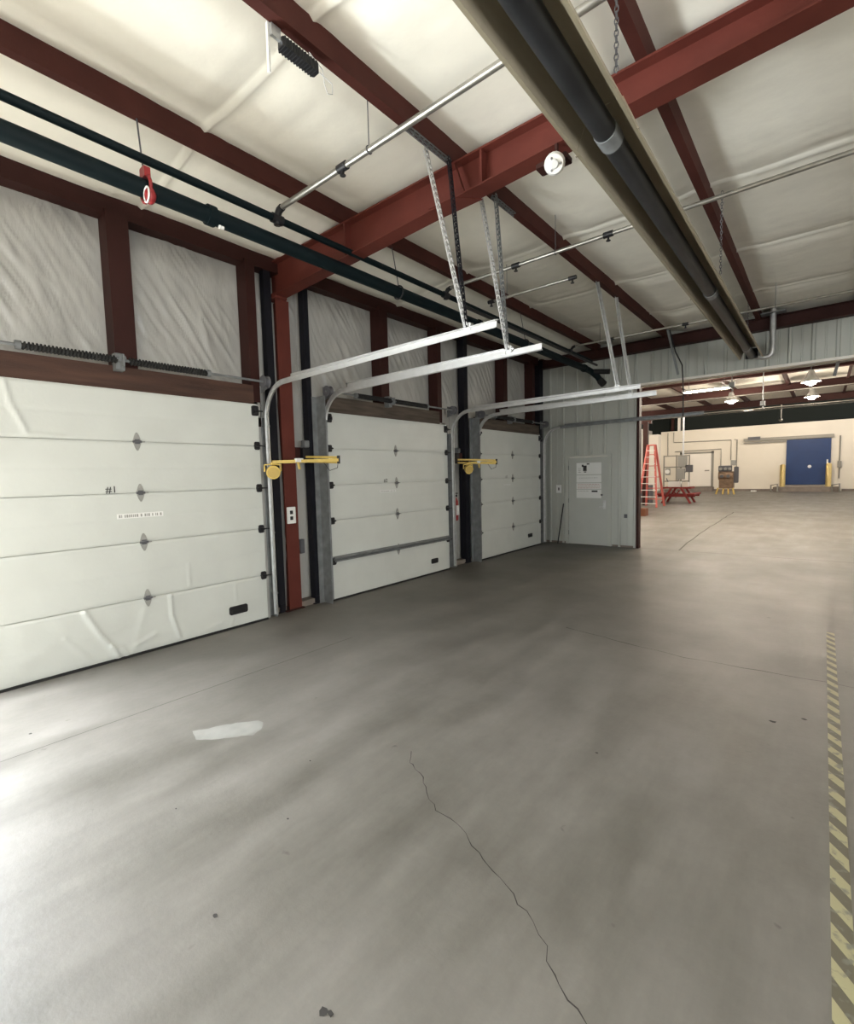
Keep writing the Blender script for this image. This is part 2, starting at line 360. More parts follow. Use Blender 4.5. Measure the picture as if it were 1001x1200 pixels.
def dock_door(k, y0, y1):
    root = bpy.data.objects.new('door_%d' % (k+1), None); C.objects.link(root); root.location = (XD, (y0+y1)/2, 0); root['kind'] = 'structure'
    yc = (y0+y1)/2 + (.04 if k == 0 else 0)
    for i in range(5):
        z0,z1 = SE[i]+.0025, SE[i+1]-.0025; dents = DENT[k] if True else []
        ny = 150 if k == 0 else 90; nv = 30 if k == 0 else 16
        def f(u, v, z0=z0, z1=z1):
            y = y0+(y1-y0)*u; z = z0+(z1-z0)*v
            x = XD + ridge(y, z, dents)
            x -= .006*max(0,1-min(v,1-v)/.035)**2         # rolled panel edges
            x += .0015*nz(y*3,z*3,k) + (.003*nz(y*7,z*7,4) if i == 0 else 0)
            # shallow pressed line through the middle of each section
            x -= .0022*math.exp(-((v-.5)/.03)**2)
            return (x, y, z)
        MB().grid(ny, nv, f, thick=(-.045,0,0)).box(XD-.040,XD-.016,y0,y1,z0-.004,z1+.004).build('door_panel', 'door', root)
    MB().prism([(XD-.045,.0),(XD+.006,.0),(XD+.006,.022),(XD-.045,.022)],1,y0,y1).build('bottom_seal','rubber',root)
    for z in SE[1:5]:
        h = MB(); x = XD+.003
        pr = [(yc-.006,z-.082),(yc+.006,z-.082),(yc+.020,z-.055),(yc+.030,z-.022),(yc+.036,z),(yc+.030,z+.022),(yc+.020,z+.055),(yc+.006,z+.082),(yc-.006,z+.082),(yc-.020,z+.055),(yc-.030,z+.022),(yc-.036,z),(yc-.030,z-.022),(yc-.020,z-.055)]
        h.prism(pr, 0, x-.012, x+.004); k_ = MB().tube([(x+.010,yc-.036,z),(x+.010,yc+.036,z)], .010, 8).box(x+.004,x+.010,yc-.02,yc+.02,z-.022,z+.022)
        for dz in (-.05,.05): h.disc_x((x+.006,yc,z+dz), .007, .008, 8)
        h.box(x,x+.02,yc+.034,yc+.062,z-.006,z+.006)
        ho = h.build('center_hinge', 'panelgrey', root); k_.build('hinge_knuckle', 'mach', ho)
        for yy,s in ((y0+.035,-1),(y1-.035,1)):
            e = MB(); e.box(XD-.008,XD+.012,yy-.032,yy+.032,z-.045,z+.045,.012); e.tube([(XD+.032,yy-.035*s,z),(XD+.032,yy+.085*s,z)], .008, 8); e.box(XD+.01,XD+.04,yy-.02,yy+.02,z-.012,z+.012)
            e.build('roller_hinge', 'black', root)
    for yy,s in ((y0+.04,-1),(y1-.04,1)):
        e = MB(); e.box(XD-.008,XD+.014,yy-.04,yy+.04,ZD-.13,ZD-.02,.012); e.box(XD+.01,XD+.05,yy-.02,yy+.02,ZD-.10,ZD-.06); e.tube([(XD+.045,yy,ZD-.08),(XD+.045,yy+.07*s,ZD-.08)],.009,8)
        e.build('top_bracket', 'black', root)
    hy = {0:(2.49,2.70,.155,.245),1:(5.93,6.10,.17,.25),2:(9.24,9.42,.22,.30)}[k]
    hp = MB().box(XD-.006,XD+.012,hy[0],hy[1],hy[2],hy[3],.014).build('lift_handle','black',root)
    MB().box(XD+.012,XD+.018,hy[0]+.03,hy[1]-.03,hy[2]+.02,hy[3]-.035).build('handle_grip','rubber',hp)
    if k == 1:
        MB().prism([(XD-.004,.505),(XD+.045,.515),(XD+.045,.53),(XD+.02,.545),(XD+.045,.56),(XD+.045,.575),(XD-.004,.585)],1,y0+.02,y1-.02).build('stiffening_strut','galvdull',root)
    ny_ = {0:1.47,1:4.93,2:8.35}[k]
    text('door_number', '#%d' % (k+1), 'ink' if k < 2 else 'greyprint', (XD+.0055,ny_,1.545), .085 if k == 0 else .075, 'x', root)
    ls = {0:(1.50,1.89,1.28,1.325),1:(4.80,5.14,1.38,1.41),2:(8.2,8.5,1.37,1.395)}[k]
    lb = MB().box(XD-.003,XD+.0035,*ls).build('lettered_strip','paper' if k else 'white',root)
    g = MB(); rr = random.Random(k); y = ls[0]+.015
    while y < ls[1]-.02:
        w = rr.uniform(.006,.014); g.box(XD+.0035,XD+.0042,y,y+w,ls[2]+.009,ls[3]-.010); y += w+rr.choice((.006,.006,.02))
    g.build('faint_lettering','panelgrey',lb)
    return root
for k,(a,b) in enumerate(DOORS): dock_door(k, a, b)

# header timbers above the doors
for i,(a,b,m,l) in enumerate([(OPEN[0]-.1,OPEN[1]+.1,'wood','x'),(.22,2.93,'wood','dark brown timber header above the nearest overhead door'),(3.95,6.28,'oldwood','weathered timber header above the middle overhead door'),(7.36,9.86,'oldwood','weathered timber header above the farthest overhead door')]):
    o = MB().box(XD-.10,XD-.035,a,b,ZD-.01,ZD+.21).build('header_beam', m)
    if i: tag(o, l, 'beam')
    else: tag(o, 'brown timber header above the open dock door behind the camera', 'beam')

# ------------------------------------------------------------------ wall steel
def cee(y0, y1, z0, z1, x0, x1, t=.008):
    """C-post: web towards the room, flanges back to the wall"""
    mb = MB(); mb.box(x1-t,x1,y0,y1,z0,z1); mb.box(x0,x1-t,y0,y0+t,z0,z1); mb.box(x0,x1-t,y1-t,y1,z0,z1); return mb
def wallpost(y0, y1, z0, z1, m, label, x1=-4.93, name='wall_post', x0=-5.12):
    t = thing(name, (x1-.08,(y0+y1)/2,z0), label, 'post')
    cee(y0,y1,z0,z1,x0,x1).build('post_channel', m, t)
    MB().box(x1-.16,x1+.012,y0-.03,y1+.03,z0,z0+.012).box(x1,x1+.010,y0+.01,y1-.01,z0+.012,z0+.1).build('base_clip', m, t)
    return t
wallpost(1.60,1.78, ZD+.20, 4.02, 'dkred', 'wide dark red wall post above the nearest overhead door')
wallpost(2.92,3.03, 2.2, 4.02, 'dkred', 'narrow dark red wall post above right end of the nearest overhead door')
wallpost(4.97,5.13, ZD+.20, 4.02, 'dkred', 'dark red wall post above the centre of the middle overhead door')
wallpost(6.27,6.38, 2.2, 4.02, 'dkred', 'dark red wall post above right end of the middle overhead door')
wallpost(8.38,8.54, ZD+.20, 4.02, 'dkred', 'dark red wall post above the centre of the farthest overhead door')
wallpost(9.60,9.72, ZD+.20, 4.02, 'dkred', 'dark red wall post above right end of the farthest overhead door')
wallpost(3.69,3.76, 0, 4.10, 'navy', 'black full height jamb post left of the middle overhead door', x1=-4.96, name='jamb_or_shade_post', x0=-5.06)
wallpost(3.17,3.26, 0, 4.00, 'navy', 'black full height strip added for the shaded left side of the red column', x1=-4.98, name='jamb_or_shade_post', x0=-5.06)  # dark strip added where the column side falls in shade
wallpost(7.05,7.17, 0, 4.10, 'navy', 'black full height jamb post left of the farthest overhead door', x1=-4.95, name='jamb_or_shade_post', x0=-5.08)
wallpost(9.98,10.14, 0, 4.10, 'navy', 'black corner post between farthest overhead door and ribbed end wall', x1=-4.94, name='corner_post')

# portal frame column
t = thing('steel_column', (-5.08,3.37,0), 'dark red I-section steel column between the nearest and middle overhead doors', 'column')
MB().box(-4.972,-4.955,3.30,3.475,.012,3.70).build('flange','red',t)
MB().box(-5.245,-4.972,3.38,3.395,.012,3.70).build('web','red',t)
MB().box(-5.26,-5.245,3.30,3.475,.012,3.70).build('flange','red',t)
MB().box(-5.28,-4.93,3.24,3.50,0,.014).build('base_plate','dkred',t)
t = thing('roof_rafter', (-5.0,3.36,3.8), 'red I-section roof rafter crossing above the overhead doors to upper right', 'beam')
zb = lambda x: min(3.735+.040*(x+4.8), 3.935)
def tap(x0, x1, a, b, y0, y1):
    k = [x0]+([.2] if x0 < .2 < x1 else [])+[x1]
    return MB().prism([(x,a(x)) for x in k]+[(x,b(x)) for x in reversed(k)],1,y0,y1)
tap(-5.1,6.0,lambda x: zb(x)+.012,lambda x: 4.10,3.356,3.366).build('web','red',t)
tap(-4.95,6.0,zb,lambda x: zb(x)+.012,3.28,3.44).build('flange','red',t)
MB().box(-5.1,6.0,3.28,3.44,4.10,4.115).build('flange','red',t)
MB().prism([(-5.1,3.70),(-4.93,3.70),(-4.93,3.74),(-4.7,3.745),(-5.1,3.76)],1,3.28,3.44).build('knee_plate','red',t)
tap(-2.12,-2.10,lambda x: zb(x)+.014,lambda x: 4.10,3.285,3.356).build('stiffener','red',t)
tap(-3.72,-3.70,lambda x: zb(x)+.014,lambda x: 4.10,3.285,3.356).build('stiffener','red',t)
MB().prism([(-1.18,3.93),(-1.13,3.955),(-1.12,3.975),(-1.15,3.955),(-1.2,3.94)],1,3.352,3.3555).build('peeled_paint_mark','paper',t)
MB().add([(-2.62,3.26,3.830),(-2.36,3.26,3.830),(-2.2,3.45,3.830),(-2.62,3.45,3.830),(-2.62,3.26,3.838),(-2.36,3.26,3.838),(-2.2,3.45,3.838),(-2.62,3.45,3.838)],[(0,1,2,3),(7,6,5,4),(0,4,5,1),(1,5,6,2),(2,6,7,3),(3,7,4,0)]).build('splice_plate','red',t)
MB().bar((-2.36,3.30,4.10),(-2.28,3.30,3.87),.03,.006).build('brace_clip','red',t)
# other rafters
def rafter(y, z0, z1, x0, x1, label, m='red'):
    t = thing('roof_rafter', (x0,y,z0), label, 'beam')
    MB().box(x0,x1,y-.006,y+.006,z0+.012,z1-.012).build('web',m,t)
    MB().box(x0,x1,y-.08,y+.08,z0,z0+.012).build('flange',m,t)
    MB().box(x0,x1,y-.08,y+.08,z1-.012,z1).build('flange',m,t)
    return t
rafter(10.14, 3.93, 4.14, -5.0, 6.0, 'dark red rafter running along the top of the ribbed end wall', 'dkred')
rafter(-3.45, 3.80, 4.13, -5.0, 6.0, 'red rafter overhead behind the camera')
# eave strut
tag(MB().box(-5.12,-4.965,-9.4,9.97,3.99,4.16).build('eave_strut','dkred'), 'dark red eave strut along the top of the overhead door wall', 'beam')
# purlins
names = ['', 'first from the overhead door wall', 'second from the overhead door wall, carrying the track hangers', 'third from the overhead door wall, right above the tube heater','fourth from the door wall']
for i,x in enumerate(PX[1:5],1):
    tf = MB(); prof = [(x-.07,4.12),(x,4.12),(x,4.295),(x+.07,4.295),(x+.07,4.30),(x-.006,4.30),(x-.006,4.127),(x-.064,4.127),(x-.064,4.142),(x-.07,4.142)]
    tf.prism(prof, 1, -9.4, 10.3)
    o = tf.build('roof_purlin','purlin'); tag(o, 'long red roof purlin, ' + names[i], 'beam')
# girt pieces on the piers between doors
for a,b,l in ((3.04,3.16,'dark red wall girt left of the steel column, behind door track'),(3.47,3.88,'dark red wall girt between steel column and middle door, carrying the dock light'),(6.42,7.02,'dark red wall girt between middle and farthest overhead doors')):
    tag(MB().box(-5.10,-4.99,a,b,1.86,1.99).build('wall_girt','dkred'), l, 'beam')
for i,(a,b) in enumerate(((2.99,3.27),(3.47,3.88),(6.46,7.33))):
    struct('baseboard_left' if i == 0 else 'baseboard_left.%03d' % i, MB().box(-5.12,-4.98,a,b,0,.07), 'curb')

# ------------------------------------------------------------------ tracks
TR = [(.30,-1,'nearest door, left side'),(3.02,1,'nearest'),(3.83,-1,'middle, left'),(6.50,1,'middle, right'),(7.28,-1,'farthest left'),(9.93,1,'farthest right')]
ends = [-1.83,-1.83,-1.87,-1.83,-1.83,-1.7]
labels = ['galvanised door track left of the nearest overhead door',
 'curved galvanised door track right of the nearest overhead door, highest of the long rails',
 'curved galvanised door track left of the middle overhead door, its end rusty',
 'curved galvanised door track right of the middle overhead door',
 'curved galvanised door track left of the farthest overhead door',
 'curved galvanised door track right of the farthest overhead door, along the ribbed end wall']
ZT = 2.66
for i,(y,s,_) in enumerate(TR):
    if i == 0: continue
    zt = ZT if i < 5 else 2.60
    x0 = XD+.065; R = .36; zc = zt-R-.02
    path = [(x0,.05),(x0,1.0),(x0,zc)] + [(x0+R-R*math.cos(a), zc+R*math.sin(a)) for a in [PI/2*j/12 for j in range(1,13)]]
    zend = zt+.01
    path += [(x0+R+.6, zt-.01), (ends[i], zend)]
    t = thing('door_track', (x0,y,0), labels[i], 'door track')
    def prof(s):
        a = [(-.028,-.010),(.022,-.010),(.028,.004),(.028,.010),(.025,.010),(.019,-.006),(-.019,-.006),(-.025,.014),(-.028,.014)]
        return [(p[0], y + s*(-p[1])) for p in a]
    dull = i in (5,)
    iv = 3
    MB().sweep_xz(path[:iv+1], prof(s)).build('vertical_track','galvdull' if s<0 else 'galv',t)
    MB().sweep_xz(path[iv:iv+13-1], prof(s)).build('curved_track','galv',t)
    MB().sweep_xz(path[iv+11:], prof(s)).build('horizontal_track','bright' if not dull else 'galvdull',t)
    # stiffening angle along the rail
    MB().prism([(y+s*.012,zt+.006),(y+s*.016,zt+.006),(y+s*.016,zt+.048),(y+s*.012+s*.03,zt+.052),(y+s*.012+s*.03,zt+.048),(y+s*.012,zt+.044)],0,x0+R+.1,ends[i]+(-.0 if i!=2 else -.35)).build('stiffening_angle','bright' if not dull else 'galvdull',t)
    # mounting angle on the jamb
    yj = (y-s*.02)
    j0,j1 = sorted((y+s*.012, y+s*(.085 if s>0 else .0)))
    if s > 0:
        MB().box(XD-.06,XD+.06,y+.012,y+.018,.02,2.3).box(XD-.10,XD-.06,y-.05,y+.018,.02,2.45).build('jamb_angle','galvdull',t)
    else:
        MB().box(XD-.07,XD+.10,y-.02,y-.013,.0,2.62).box(XD-.075,XD-.067,y-.09,y+.05,.0,2.62).build('jamb_angle','galvdull',t)
    for z in (.3,1.0,1.7,2.2):
        MB().disc_x((XD+.10 if s<0 else XD+.06, y+s*.02, z), .012, .02, 8).build('track_bolt','galvdull',t)

# perforated angle hangers: real slots between rails and rungs
def perforated(p, q, name, m, parent, wid=.040, up=(1,0,0)):
    p = Vector(p); q = Vector(q); t = (q-p); L = t.length; t.normalize()
    a = t.cross(Vector(up)).normalized(); n = t.cross(a).normalized()
    mb = MB(); th = .003
    for leg,(d,e) in enumerate(((a,n),(n,a))):
        for off in (.005, wid-.005):
            mb.bar(p+d*off, q+d*off, .010, th, up=e) if leg == 0 else mb.bar(p+d*off, q+d*off, .010, th, up=e)
        k = int(L/.05)
        for j in range(k+1):
            c = p + t*(j*L/k); c1 = c + t*.0
            mb.bar(c1+d*.008-t*.0, c1+d*(wid-.008), .017, th, up=e)
    return mb.build(name, m, parent)
def plain_angle(p, q, name, m, parent):
    mb = MB(); mb.bar(p,q,.055,.004,up=(1,0,0)); mb.bar(Vector(p)+Vector((0,.027,.0)),Vector(q)+Vector((0,.027,0)),.004,.05,up=(1,0,0)); return mb.build(name,m,parent)
def hanger(y1, x1, z1, legs, label):
    t = thing('track_hanger', (x1,y1,z1), label, 'hanger')
    for (top, m) in legs: (plain_angle if m == 'galv' else perforated)(top, (x1,y1,z1), 'perforated_angle', m, t)
    b = MB(); b.box(x1-.03,x1+.03,y1-.015,y1+.03,z1-.03,z1+.03,.008); b.disc_x((x1+.02,y1,z1),.012,.05,8); b.build('hanger_bolt','galv',t)
    return t
hanger(3.035,-2.08,2.70, [((-2.43,3.03,4.13),'bright'),((-2.36,3.24,4.12),'navy')], 'perforated steel hanger from roof purlin to the nearest door rail')
hanger(3.815,-2.18,2.70, [((-2.43,3.80,4.13),'bright'),((-2.36,3.95,4.13),'galvdull')], 'perforated steel hanger from roof purlin to the rusty-ended middle door rail')
hanger(6.515,-2.12,2.70, [((-2.40,6.52,4.13),'galv')], 'perforated hanger for the right rail of the middle door')
hanger(7.265,-2.18,2.70, [((-2.40,7.28,4.13),'galv')], 'perforated hanger for the left rail of the farthest door')
# perforated strip stuck under the purlin
tag(perforated((-2.395,2.72,4.116),(-2.395,3.26,4.116),'perforated_strip','galvdull',None,.03,up=(0,0,1)), 'short perforated steel strip bolted under the purlin beside the rafter', 'bracket')
tag(perforated((-2.395,3.90,4.116),(-2.395,4.3,4.116),'perforated_strip','galvdull',None,.03,up=(0,0,1)), 'short perforated steel strip under the purlin just past the rafter', 'bracket')

# torsion springs
def helix(y0, y1, x, z, r, turns, wr):
    n = turns*10; return [(x+r*math.cos(2*PI*turns*i/n), y0+(y1-y0)*i/n, z+r*math.sin(2*PI*turns*i/n)) for i in range(n+1)]
for k,(a,b,yc,label) in enumerate(((.2,3.03,1.60,'black torsion spring shaft above the nearest overhead door'),(3.82,6.5,5.03,'black torsion spring shaft above the middle overhead door'),(7.27,9.93,8.5,'black torsion spring shaft above the farthest overhead door'))):
    x = XD+.11; z = ZD+.235
    t = thing('torsion_spring_shaft', (x,yc,z), label, 'spring')
    MB().tube([(x,a,z),(x,b,z)], .0125, 8).build('shaft','galvdull',t)
    for (s0,s1) in ((yc-.70,yc-.05),(yc+.05,yc+.74)):
        mb = MB(); mb.tube(helix(s0,s1,x,z,.026,26,.008), .0085, 5); mb.tube([(x,s0,z),(x,s1,z)],.020,8)
        mb.build('torsion_spring','rubber',t)
        e = s0-.03 if s0 < yc-.1 else s1
        MB().tube([(x,e,z),(x,e+.035,z)],.034,10).build('winding_cone','galvdull',t)
    mb = MB(); mb.box(XD-.04,XD+.05,yc-.035,yc+.035,z-.075,z+.075,.01); mb.box(XD+.05,x+.03,yc-.006,yc+.006,z-.05,z+.05); mb.disc_x((x-.01,yc,z+.02),.03,.03,10)
    mb.build('centre_bearing','galvdull',t)
    for yy in (a+.04,b-.04):
        mb = MB(); mb.tube([(x,yy-.03,z),(x,yy-.015,z),(x,yy,z),(x,yy+.015,z),(x,yy+.03,z)], [.068,.05,.06,.05,.068], 14); mb.build('cable_drum','mach',t)
        MB().prism([(XD-.04,z-.10),(x+.03,z-.05),(x+.03,z+.04),(XD-.04,z+.08)],1,yy+.034,yy+.040).build('end_bearing_plate','galvdull',t)
        MB().tube([(XD+.035,yy-.02,z-.03),(XD+.035,yy-.02,.12)], .003, 5).build('lift_cable','galvdull',t)

# ------------------------------------------------------------------ dock lights
def dock_light(y, elbow, head, label, swap=False):
    t = thing('dock_light', (-4.99,y,1.90), label, 'lamp')
    MB().box(-5.0,-4.93,y-.05,y+.05,1.80,1.99,.01).build('wall_bracket','black',t)
    MB().box(-4.97,-4.89,y-.045,y+.02,1.985,2.07,.01).build('junction_box','galvdull',t)
    A = Vector((-4.93,y,1.87)); E = Vector(elbow); H = Vector(head)
    MB().bar(A,E,.028,.028).bar(A-Vector((0,0,.055)),E-Vector((0,0,.055)),.028,.028).build('upper_arm','yellow',t)
    mb = MB(); mb.bar(E-Vector((0,0,.03)),H,.034,.034); mb.build('lower_arm','yellow',t)
    MB().tube([E+Vector((0,0,.022)),E-Vector((0,0,.072))],.019,10).build('elbow_joint','black',t)
    MB().tube([E+Vector((0,0,-.02)),E+Vector((.0,-.02,-.12)),E+Vector((-.04,-.10,-.15)),E+Vector((-.08,-.15,-.06))],.004,5).build('power_cord','black',t)
    hc = H+Vector((0,0,-.10))
    # round lamp head in a yoke
    mb = MB(); n = Vector((.72,-.35,-.25)).normalized()
    mb.tube([hc-n*.07, hc-n*.05, hc, hc+n*.045], [.025,.05,.068,.075], 18); mb.build('lamp_head','yellow',t)
    mb = MB(); mb.tube([hc+n*.0455, hc+n*.049],.060,18); mb.build('lamp_glass','lens',t)
    s = Vector((0,1,0)).cross(n).normalized(); sd = n.cross(Vector((0,0,1))).normalized()
    mb = MB(); mb.bar(H, H-Vector((0,0,.03)), .03,.03); mb.tube([hc+sd*.085, hc+sd*.085+Vector((0,0,.07)), H-Vector((0,0,.02)), hc-sd*.085+Vector((0,0,.07)), hc-sd*.085],.009,6)
    mb.build('yoke','yellow',t)
    mid = E.lerp(H,.62)
    MB().box(mid.x-.012,mid.x+.024,mid.y-.045,mid.y+.045,mid.z-.02,mid.z+.021).build('white_label','paper',t,label='white label band')
    MB().bar(mid-Vector((0,.01,.015)), mid-Vector((0,-.01,.10)),.02,.02).build('pull_handle','yellow',t)
    return t
dock_light(3.62,(-4.35,3.64,1.84),(-4.60,2.93,1.79), 'yellow double-arm dock light by the red column, lamp hanging left')
dock_light(6.80,(-4.35,7.13,1.84),(-4.62,6.66,1.80), 'yellow double-arm dock light between the middle and farthest overhead doors')

# switch plate on column
t = thing('outlet_plate', (-4.95,3.37,1.16), 'white plate with two dark sockets on the front of the red column', 'outlet')
MB().box(-4.954,-4.945,3.315,3.435,1.065,1.265,.006).build('cover_plate','white',t)
for z in (1.20,1.13): MB().box(-4.945,-4.941,3.355,3.395,z-.022,z+.022,.004).build('socket','black',t)
# small black items on pier panel
t = thing('electrical_box', (-5.08,3.56,.72), 'small grey box and conduit stub low on the pier beside the red column', 'box')
MB().box(-5.11,-5.05,3.56,3.62,.66,.84,.008).build('box_body','mach',t); MB().tube([(-5.08,3.5,.80),(-5.08,3.55,.80)],.012,8).build('conduit','galvdull',t)

# fire extinguisher on second pier
t = thing('fire_extinguisher', (-5.0,6.78,.82), 'red fire extinguisher with pale label hung between middle and farthest doors', 'fire extinguisher')
MB().tube([(-5.0,6.78,.80),(-5.0,6.78,.82),(-5.0,6.78,1.14),(-5.0,6.78,1.19),(-5.0,6.78,1.22)],[.05,.062,.062,.04,.02],16).build('cylinder_body','alarmred',t)
MB().box(-5.14,-5.055,6.765,6.795,.95,1.0).build('wall_clip','black',t)
MB().box(-4.94,-4.935,6.74,6.82,.90,1.07).build('paper_label','paper',t,label='pale instruction label')
MB().box(-5.02,-4.95,6.77,6.79,1.22,1.26).box(-5.0,-4.93,6.77,6.79,1.275,1.29).build('handle','black',t)
MB().tube([(-5.0,6.75,1.22),(-4.97,6.69,1.17),(-4.97,6.69,.95)],.011,6).build('hose','black',t)
tag(MB().box(-5.10,-5.095,6.66,6.80,1.42,1.72).build('paper_notice','paper'), 'white paper notice on pier above the fire extinguisher', 'notice')

# ------------------------------------------------------------------ pipes
t = thing('sprinkler_main_pipe', (-3.66,2,3.62), 'thick dark teal sprinkler main running under the roof beside the door wall', 'pipe')
MB().tube([(-3.66,-9.3,3.62),(-3.66,9.5,3.62),(-3.64,9.65,3.60),(-3.55,9.72,3.5),(-3.5,9.72,3.42)],.060,16).build('pipe_run','teal',t)
for y in (-2,1.9,5.6,9.3): MB().tube([(-3.66,y-.03,3.62),(-3.66,y+.03,3.62)],.074,16).build('pipe_coupling','teal',t)
MB().tube([(-3.60,9.66,3.60),(-3.30,9.7,3.56)],.05,12).tube([(-3.50,9.72,3.42),(-3.42,9.72,3.33)],.07,12).build('end_fitting','rubber',t)
t = thing('sprinkler_branch_pipe', (-3.66,2,3.83), 'thinner dark pipe running above the thick teal sprinkler main', 'pipe')
MB().tube([(-3.63,-9.3,3.80),(-3.63,9.6,3.80)],.030,12).build('pipe_run','teal',t)
for y in (2.47,4.82,8.55): MB().tube([(-3.63,y-.05,3.80),(-3.63,y+.05,3.80)],.040,12).build('pipe_tee','black',t)
tag(MB().tube([(-3.63,1.95,3.548),(-3.63,1.985,3.548)],.014,8).build('pipe_tag','white'), 'small white tag on the underside of the teal sprinkler main', 'tag')
# second thin line along the wall side in the distance
tag(MB().tube([(-3.45,4.9,3.66),(-3.45,9.4,3.66)],.022,10).build('gas_pipe','black'), 'thin black pipe beside the far stretch of the teal sprinkler main', 'pipe')

# red hanger clamp
t = thing('pipe_hanger', (-3.72,1.45,3.62), 'red clamp with white rim hanging from a rod around the teal sprinkler main', 'hanger')
MB().tube([(-3.74,1.45,4.125),(-3.68,1.45,3.72)],.006,6).build('threaded_rod','mach',t)
mb = MB(); mb.tube([(-3.66+.082*math.cos(a),1.45,3.62+.082*math.sin(a)) for a in [2*PI*i/20 for i in range(21)]],.012,6,False); mb.box(-3.70,-3.62,1.43,1.47,3.69,3.76,.006)
mb.build('clamp_band','alarmred',t)
mb = MB(); mb.sphere((-3.60,1.45,3.555),.045,12,8,(1,.8,1.25)); mb.build('red_bulb','alarmred',t)
MB().tube([(-3.58+.04*math.cos(a),1.42+.0*a,3.545+.05*math.sin(a)) for a in [2*PI*i/16 for i in range(17)]],.006,5,False).build('white_rim','white',t)
for y in (4.0,6.9): 
    t = thing('pipe_hanger', (-3.7,y,3.62), 'black ring hanger on the teal sprinkler main, ' + ('just past the rafter' if y==4.0 else 'over the farthest overhead door'), 'hanger')
    MB().tube([(-3.74,y,4.125),(-3.66,y,3.70)],.005,6).build('threaded_rod','mach',t)
    MB().tube([(-3.66+.070*math.cos(a),y,3.62+.070*math.sin(a)) for a in [2*PI*i/20 for i in range(21)]],.008,6,False).build('ring','black',t)

def cross_pipe(y, z, x0, x1, r, label, drops=(), elbows=True, hang=(), caps=()):
    t = thing('cross_pipe', (x0,y,z), label, 'pipe')
    pth = [(x0,y,z-.12),(x0+.005,y,z-.05),(x0+.035,y,z-.012),(x0+.09,y,z)] if elbows else [(x0,y,z)]
    MB().tube(pth+[(x1,y,z)],r,10).build('pipe_run','pipe',t)
    if elbows: MB().tube(pth[:3]+[(x0+.08,y,z)],r*1.35,10).build('pipe_elbow','black',t)
    for x in drops:
        MB().tube([(x-.045,y,z),(x+.045,y,z)],r*1.4,10).build('pipe_tee','black',t)
        mb = MB(); mb.tube([(x,y,z),(x,y,z-.055)],.011,8); mb.tube([(x,y,z-.055),(x,y,z-.06)],.022,10); mb.build('sprinkler_head','black',t)
    for x in hang:
        mb = MB(); mb.tube([(x,y,z+r),(x,y,4.24)],.0035,6); mb.tube([(x,y+(r+.004)*math.cos(a),z+(r+.004)*math.sin(a)) for a in [2*PI*i/14 for i in range(15)]],.004,5,False)
        mb.build('pipe_hanger_rod','mach',t)
    return t
cross_pipe(2.47,3.87,-3.63,4.5,.022,'shiny steel sprinkler pipe nearest the camera crossing the ceiling',drops=(-2.78,),hang=(-2.50,))
cross_pipe(4.82,3.87,-3.63,4.5,.020,'shiny steel sprinkler pipe crossing just beyond the red rafter and behind the heater',drops=(-2.66,-1.66),hang=(-2.2,.75))
cross_pipe(5.47,3.83,-3.40,-2.27,.017,'short capped steel pipe beside the far sprinkler pipes over the middle door',drops=(-3.38,-2.29),hang=(-3.15,),elbows=False)
cross_pipe(8.60,3.89,-3.63,4.5,.018,'thin steel sprinkler pipe crossing in front of the ribbed end wall',drops=(-2.9,-1.75),hang=(-3.1,-.6))

# ------------------------------------------------------------------ tube heater
t = thing('tube_heater', (-1.0,6,3.45), 'long black radiant tube heater under a bent metal reflector', 'heater')
yh0, yh1 = -2.0, 9.9; xc = -1.0
RB = [yh0,-.3,2.86,6.0,9.2,yh1]
for i in range(len(RB)-1):
    o = .004*(i%2); a,b = RB[i]-.03, RB[i+1]
    pr = [(-.165-o,3.46),(-.155-o,3.452),(-.085,3.63+o),(.085,3.63+o),(.155+o,3.452),(.165+o,3.46),(.167+o,3.466),(.088,3.636+o),(-.088,3.636+o),(-.167-o,3.466)]
    MB().prism([(xc+p[0],p[1]) for p in pr],1,a,b).build('reflector_sheet','reflector',t)
segs = [(yh0,2.9),(2.9,6.1),(6.1,9.25),(9.25,yh1)]
for i,(a,b) in enumerate(segs):
    MB().tube([(xc+.0,a,3.505),(xc+.0,b+.06,3.505)], .060, 20).build('radiant_tube','tube',t)
    if i < 3: MB().tube([(xc,b-.06,3.505),(xc,b+.06,3.505)],.066,20).build('tube_coupling','galvdull',t)
for s_ in (-1,1): MB().prism([(xc+s_*.150,3.449),(xc+s_*.170,3.449),(xc+s_*.170,3.464),(xc+s_*.163,3.464)],1,yh0,yh1).build('reflector_edge','lip',t)
for y in (-.3,2.86,6.0,9.2):
    mb = MB(); mb.tube([(xc-.155,y,3.46),(xc-.174,y,3.445),(xc-.09,y,3.648),(xc+.09,y,3.648),(xc+.174,y,3.445),(xc+.155,y,3.46)],.006,6); mb.build('support_strap','reflector',t)
mb = MB(); mb.box(xc-.09,xc+.09,yh1+.005,yh1+.03,3.45,3.62,.01); mb.build('end_cap','black',t)
ty = 9.98; 
MB().tube([(xc,9.9,3.505),(xc+.06,9.97,3.49),(xc+.18,ty,3.45),(xc+.24,ty,3.46),(xc+.27,ty,3.50),(xc+.28,ty,3.58),(xc+.28,ty,4.36)],.045,14).build('flue_pipe','galv',t)
MB().box(xc+.28-.17,xc+.28+.17,ty-.10,ty+.10,4.145,4.16).build('flue_flange','galvdull',t)
